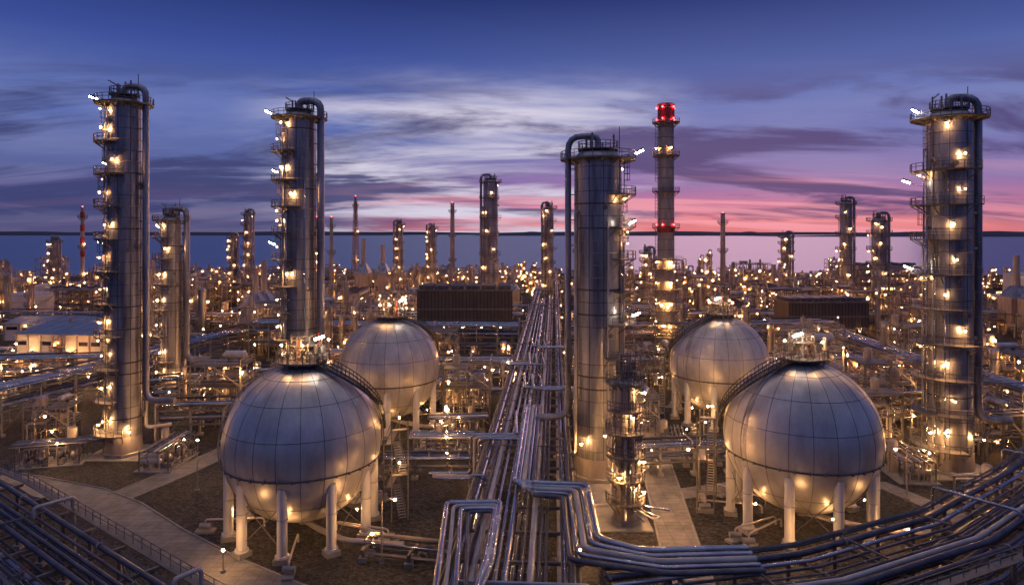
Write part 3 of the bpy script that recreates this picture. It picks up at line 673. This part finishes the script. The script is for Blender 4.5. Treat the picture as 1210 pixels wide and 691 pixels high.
for kd,x,y,rt,sc,i in [('yard',-62,152,0,.8,0),('yard',-52,184,0,.9,1),('cols',-104,194,.2,.7,2),('yard',-14,152,0,.8,2),('frame',-22,183,0,.7,1),
    ('yard',74,152,0,.9,1),('frame',80,184,0,.7,2),('sframe',62,118,1.57,1,0),('cols',58,185,0,.7,1),('yard',27,182,0,.8,2),('sframe',84,126,0,1,2),('frame',118,150,0,.8,0),
    ('yard',-128,178,.3,.9,1),('yard',130,180,0,1,0),('sframe',36,168,0,1.2,3),('skid',-57,112,1.57,1,1),('skid',77,99,0.3,1,0),('sframe',-84,124,.2,.9,3),('cols',-47,196,0,.7,0),('skid',62,107,1.5,1,2),('sframe',58,142,0,1,1),
    ('sframe',-58,136,0,1.1,1),('sframe',60,130,0,1,2),('sframe',82,117,.2,1,3),('skid',-76,112,0.3,1,3),('skid',-38,112,0.2,1,2),('sframe',24,130,0,.9,3),('yard',-3,184,0,.7,0),('frame',108,178,0,.8,1),('yard',-118,150,.3,.7,2),
    ('skid',-12,116,0,1,0),('skid',-10,128,0.1,1,1),('sframe',-9,138,0,1,0),('skid',28,118,1.4,.9,3),('skid',88,106,.5,1,1),('skid',-110,122,.5,1,3),('sframe',-128,140,.4,1,2),('yard',-150,190,.3,.8,3),
    ('skid',-48,152,0,1.2,3),('sframe',50,155,0,1.1,2),('sframe',-36,150,0,1,3),('skid',92,92,.6,1,0),('sframe',112,128,.5,1,1),('yard',150,165,.4,.8,4),('skid',68,96,0,.9,2),('sframe',75,138,0,1.1,0),('sframe',66,150,0,1.2,1)]:
    put(kd,x,y,rt,sc,None,i)

# ------------------------------------------------------------------ buildings
def warehouse(w,d,h,rise,seed,bays=8):
    b=MB(); x,y=w/2,d/2
    b.add([(-x,-y,0),(x,-y,0),(x,y,0),(-x,y,0),(-x,-y,h),(x,-y,h),(x,y,h),(-x,y,h),(-x,0,h+rise),(x,0,h+rise)],[(0,1,5,4),(2,3,7,6),(1,2,6,9,5),(3,0,4,8,7)],'white')
    o=.6
    b.add([(-x-o,-y-o,h+.02),(x+o,-y-o,h+.02),(x+o,0,h+rise+.3),(-x-o,0,h+rise+.3),(x+o,y+o,h+.02),(-x-o,y+o,h+.02)],[(0,1,2,3),(3,2,4,5)],'roof')
    b.box((0,-y-o,h-.12),(w+2*o,.2,.3),'galv')
    for i in range(bays+1):
        xx=-x+w*i/bays; b.box((xx,-y-.12,h/2),(.4,.24,h),'galv')
        if i<bays:
            c=xx+w/bays/2
            if i%3==1: b.box((c,-y-.05,2.2),(w/bays*.6,.12,4.4),'dark'); b.lamp((c,-y-1.0,5.2),.13,'warm')
            else: b.box((c,-y-.05,h*.72),(w/bays*.7,.12,1.1),'glass')
        for e in(-1,1):
            b.beam((xx,e*(y+o),h+.1),(xx,0,h+rise+.42),.08,'galv')
    for i in range(3): b.cyl((-x*.6+i*x*.6,0,h+rise),(-x*.6+i*x*.6,0,h+rise+1.6),.6,None,12,'galv')
    return b
warehouse(30,26,9.5,1.5,1).build('white_warehouse',(-124,203,0),-.12)
warehouse(46,22,7.5,1.4,2,10).build('white_warehouse',(-97,322,0),.05)
warehouse(30,20,6,1.2,3,6).build('white_warehouse',(-165,250,0),.1)
def block(w,d,h,z0):
    b=MB(); b.box((0,0,z0+(h-z0)/2),(w,d,h-z0),'darkwall')
    n=int(w/1.1)
    for i in range(n+1): b.box((-w/2+w*i/n,-d/2-.1,z0+(h-z0)/2),(.25,.2,(h-z0)*.96),'dark')
    b.box((0,0,h+.2),(w+1.2,d+1.2,.4),'steel'); b.box((0,-d/2-.2,z0+(h-z0)*.45),(w+.4,.35,.5),'steel')
    for i in range(6):
        b.box((-w/2+w*(i+.5)/6,0,h+1),(w/6-.8,d*.8,1.1),'dark')
    b.rail([(-w/2+w*i/14,-d/2-.4,h+.4) for i in range(15)],False)
    for i in range(7):
        for y in(-d/2,d/2): b.beam((-w/2+w*i/6,y,0),(-w/2+w*i/6,y,z0),.4)
    for i in range(5): b.lamp((-w/2+w*(i+.4)/5,-d/2-.5,z0-1),.16,'warm')
    return b
block(30,14,19.5,9).build('cooling_building',(-15,222,0),0.0)
block(27,12,14.5,6).build('cooling_building',(106,233,0),0.03)
def tank(r,h):
    b=MB(); b.cyl((0,0,0),(0,0,h),r,None,64,'white'); b.cyl((0,0,h),(0,0,h+r*.12),r,.3,64,'white')
    for q in(.25,.5,.75,1): b.ring((0,0,h*q),r+.03,.08,64,'galv')
    b.rail([(r*math.cos(q*pi/18),r*math.sin(q*pi/18),h) for q in range(37)],False)
    n=int(h/.3)
    for k in range(n):
        q=-2.8+k*.75/r*1.0; b.box(((r+.6)*math.cos(q),(r+.6)*math.sin(q),h*k/n+.2),(1.1,.4,.08),'galv',q)
    b.lamp((-r*.7,-r*.72-1.2,h*.4),.18,'warm')
    return b
tank(12,21).build('storage_tank',(215,276,0)); tank(4.2,8.5).build('storage_tank',(-151,218,0)); tank(6,10).build('storage_tank',(-200,330,0)); tank(9,12).build('storage_tank',(-207,290,0))

# ------------------------------------------------------------------ street lamps
def street_lamp(h=7):
    b=MB(); b.cyl((0,0,0),(0,0,.5),.35,None,10,'conc'); b.cyl((0,0,.5),(0,0,h),.13,.07,8,'galv')
    b.tube([(0,0,h-.1),(0,0,h+.3),(1.3,0,h+.5)],.05,6,'galv',.3); b.box((1.5,0,h+.5),(.7,.3,.14),'galv'); b.lamp((1.5,0,h+.28),.18,'near')
    return b
SL=street_lamp().mesh('street_lamp')
for i,(x,y,r) in enumerate([(-15,78,0),(-11,118,2),(26.5,96,3.1),(-46,99,2),(-79,112,1),(56,96,3),(34,120,0),(88,112,1),(-110,150,0),(-150,165,0),(-138,186,1),(-98,112,2),(120,140,0),(105,105,2),(-34,110,0),(-6,140,1),(140,175,0),(-165,195,0),(-190,230,0),(-130,145,1),(-175,175,2),(24,150,0),(150,215,0),(175,230,1)]):
    place(SL,'street_lamp',(x,y,0),r)

# ------------------------------------------------------------------ ground, roads, sea
g=MB(); g.add([(-30000,-3000,0),(30000,-3000,0),(30000,640,0),(-30000,640,0),(30000,30000,-3),(-30000,30000,-3)],[(0,1,2,3),(3,2,4,5)],'gravel'); g.build('ground')
sea=MB(); rs=random.Random(5); sh=[]
for i in range(121):
    x=-3000+50*i; sh.append((x,606+14*math.sin(x*.006)+10*math.sin(x*.021+1)+rs.uniform(-5,5),.05))
vs=[(-30000,620,.05)]+sh+[(30000,620,.05),(30000,26000,.05),(-30000,26000,.05)]
sea.add(vs,[tuple(range(len(vs)))],'sea'); sea.build('sea_water')
hl=MB()
for (d,hh,x0,x1,sd) in((9000,62,-14000,-1500,1),(8200,56,-500,3500,2),(6200,56,2500,14000,3),(12000,70,-14000,14000,4)):
    rr=random.Random(sd); n=90; vs=[]
    for i in range(n+1):
        x=x0+(x1-x0)*i/n; e=min(1,min(i,n-i)/10); z=(hh*(.75+.12*math.sin(i*.31+sd)+.08*math.sin(i*.83))+rr.uniform(-2.5,2.5))*e
        vs+=[(x,d,0),(x,d+300,z),(x,d+1500,0)]
    fs=[]
    for i in range(n): a=i*3; fs+=[(a,a+3,a+4,a+1),(a+1,a+4,a+5,a+2)]
    hl.add(vs,fs,'hill',True)
hl.build('distant_land')
def road(path,w,z=.02,mat='road',kerb=True,name='concrete_road'):
    b=MB(); Lp=offs(path,-w/2);Rp=offs(path,w/2); vs=[]
    for l,r in zip(Lp,Rp): vs+=[l+V((0,0,z)),r+V((0,0,z))]
    b.add(vs,[(2*i,2*i+1,2*i+3,2*i+2) for i in range(len(path)-1)],mat)
    if kerb:
        for side in(offs(path,-w/2-.12),offs(path,w/2+.12)):
            for i in range(len(side)-1):
                a=side[i];c=side[i+1];d=c-a; b.box((a+c)/2+V((0,0,.06)),(d.length-.02,.24,.14),'conc',math.atan2(d.y,d.x))
    b.build(name)
road([(-105,113),(-75,103),(-62,98),(-54,93),(-44,84.5),(-34,77),(-24,70.5),(-13,66),(-9,60),(-9,40)],5.6,.024)
road([(-56.5,97.5),(-52,110),(-49,121),(-47,140),(-46,190)],4.2,.016)
road([(33,210),(28.5,150),(24.5,118),(20.6,84),(18.9,68),(17.5,40)],4.6,.02)
road([(22.5,98),(40,104),(56,102),(60,90),(56,80)],3.6,.012,kerb=False)
road([(-250,215),(-150,190),(-90,182),(60,186),(200,200)],7,.008,kerb=False)
road([(90,80),(110,120),(125,200),(150,320)],6,.010)
p=MB()
p.box((70.4,109,.05),(12,10,.1),'conc'); p.box((-67,117,.05),(10,9,.1),'conc'); p.box((14,100,.06),(8,28,.1),'conc'); p.box((-40.8,130,.05),(12,10,.1),'conc')
p.build('concrete_slab')

# ------------------------------------------------------------------ world
w=bpy.data.worlds.new('World'); scene.world=w; w.use_nodes=True; nt=w.node_tree; N=nt.nodes; L=nt.links; N.clear()
out=N.new('ShaderNodeOutputWorld'); bg=N.new('ShaderNodeBackground'); tc=N.new('ShaderNodeTexCoord')
def val(x,sock):
    if isinstance(x,(int,float)): sock.default_value=x
    else: L.new(x,sock)
def M(op,a,b=0.0,c=0.0,clamp=False):
    n=N.new('ShaderNodeMath'); n.operation=op; n.use_clamp=clamp; val(a,n.inputs[0]); val(b,n.inputs[1]); val(c,n.inputs[2]); return n.outputs[0]
def MR(x,a,b,c=0.0,d=1.0,smooth=True):
    n=N.new('ShaderNodeMapRange'); n.interpolation_type='SMOOTHSTEP' if smooth else 'LINEAR'
    L.new(x,n.inputs[0]); n.inputs[1].default_value=a;n.inputs[2].default_value=b;n.inputs[3].default_value=c;n.inputs[4].default_value=d; return n.outputs[0]
def ramp(x,st):
    n=N.new('ShaderNodeValToRGB'); e=n.color_ramp.elements
    while len(e)<len(st): e.new(0.5)
    for i,(p_,c_) in enumerate(st): e[i].position=p_; e[i].color=(*c_,1)
    L.new(x,n.inputs[0]); return n.outputs[0]
def mix(f,a,b,mode='MIX'):
    n=N.new('ShaderNodeMixRGB'); n.blend_type=mode; val(f,n.inputs[0])
    for q,s_ in((a,n.inputs[1]),(b,n.inputs[2])):
        if isinstance(q,tuple): s_.default_value=(*q,1)
        else: L.new(q,s_)
    return n.outputs[0]
def dotv(v):
    v=V(v).normalized(); n=N.new('ShaderNodeVectorMath'); n.operation='DOT_PRODUCT'; L.new(tc.outputs['Generated'],n.inputs[0]); n.inputs[1].default_value=v; return n.outputs['Value']
sep=N.new('ShaderNodeSeparateXYZ'); L.new(tc.outputs['Generated'],sep.inputs[0]); X,Y,Z=sep.outputs
zc=M('MAXIMUM',Z,0.0)
top=[(.25,(.042,.074,.31)),(.33,(.015,.030,.155)),(.55,(.10,.12,.28)),(1.0,(.30,.29,.40))]  # upper stops: zenith above the frame brightened as added fill light
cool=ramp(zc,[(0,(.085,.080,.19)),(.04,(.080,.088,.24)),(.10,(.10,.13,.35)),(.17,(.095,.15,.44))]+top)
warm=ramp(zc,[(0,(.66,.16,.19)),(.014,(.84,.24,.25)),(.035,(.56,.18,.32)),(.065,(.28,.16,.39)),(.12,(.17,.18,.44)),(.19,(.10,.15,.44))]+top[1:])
wf=MR(dotv((.34,1,0)),.80,.985)
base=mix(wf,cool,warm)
den=M('ADD',zc,.13); px=M('DIVIDE',X,den); py=M('DIVIDE',Y,den)
cmb=N.new('ShaderNodeCombineXYZ'); L.new(px,cmb.inputs[0]); L.new(py,cmb.inputs[1])
def cloud(sx,sy,rot,scale,det,rough,loc,dist=.4):
    mp=N.new('ShaderNodeMapping'); mp.inputs['Scale'].default_value=(sx,sy,1); mp.inputs['Rotation'].default_value=(0,0,rot); mp.inputs['Location'].default_value=loc
    L.new(cmb.outputs[0],mp.inputs[0]); n=N.new('ShaderNodeTexNoise'); n.inputs['Scale'].default_value=scale; n.inputs['Detail'].default_value=det; n.inputs['Roughness'].default_value=rough; n.inputs['Distortion'].default_value=dist
    L.new(mp.outputs[0],n.inputs['Vector']); return n.outputs[0]
w1=cloud(.42,.95,.45,1.25,10,.60,(3,1,0)); glow=MR(dotv((-.06,1,.14)),.94,.998)
wis=M('MULTIPLY',MR(w1,.37,.64),M('MULTIPLY',M('ADD',glow,.10),MR(zc,.26,.16)),clamp=True)
c1=mix(M('MULTIPLY',wis,1.0,clamp=True),base,(.66,.62,.76))
w2=cloud(.46,.95,-.22,1.15,10,.58,(11.3,4.2,0),.5)
band=M('MULTIPLY',MR(zc,.0,.03),MR(zc,.24,.16))
dk=M('MULTIPLY',MR(w2,.45,.58),band)
dcol=mix(wf,(.042,.052,.165),(.075,.058,.19))
c2=mix(M('MULTIPLY',dk,.92),c1,dcol)
w3=cloud(.25,1.2,.05,1.3,8,.55,(2.7,9.1,0))
pk=M('MULTIPLY',M('MULTIPLY',MR(w3,.50,.62),MR(zc,.10,.04)),M('ADD',wf,.05))
c3=mix(M('MULTIPLY',pk,.7,clamp=True),c2,(.86,.34,.42))
sky=N.new('ShaderNodeTexSky'); sky.sky_type='NISHITA'; sky.sun_disc=False; sky.sun_elevation=math.radians(0.5); sky.sun_rotation=math.radians(19)
sk=mix(1.0,sky.outputs[0],(.05,.05,.05),'MULTIPLY')
c4=mix(.10,c3,sk,'ADD')
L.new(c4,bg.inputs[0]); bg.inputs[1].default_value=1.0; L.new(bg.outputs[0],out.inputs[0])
sun=bpy.data.lights.new('sun','SUN'); sun.energy=.25; sun.angle=math.radians(25); sun.color=(1,.55,.6); so=bpy.data.objects.new('sun',sun); scene.collection.objects.link(so)
so.rotation_euler=V((math.sin(math.radians(19)),math.cos(math.radians(19)),.10)).to_track_quat('Z','Y').to_euler()

# ------------------------------------------------------------------ camera
cam=bpy.data.cameras.new('camera'); co=bpy.data.objects.new('camera',cam); scene.collection.objects.link(co); scene.camera=co
co.location=(0,0,38); co.rotation_euler=(math.radians(90),0,0); cam.sensor_width=36; cam.lens=36*800/1210; cam.shift_y=-.0583; cam.clip_end=60000; cam.clip_start=.5
scene.view_settings.view_transform='Standard'; scene.view_settings.look='None'; scene.view_settings.exposure=0
print('faces',sum(len(o.data.polygons) for o in bpy.data.objects if o.type=='MESH'),'objs',len(bpy.data.objects))
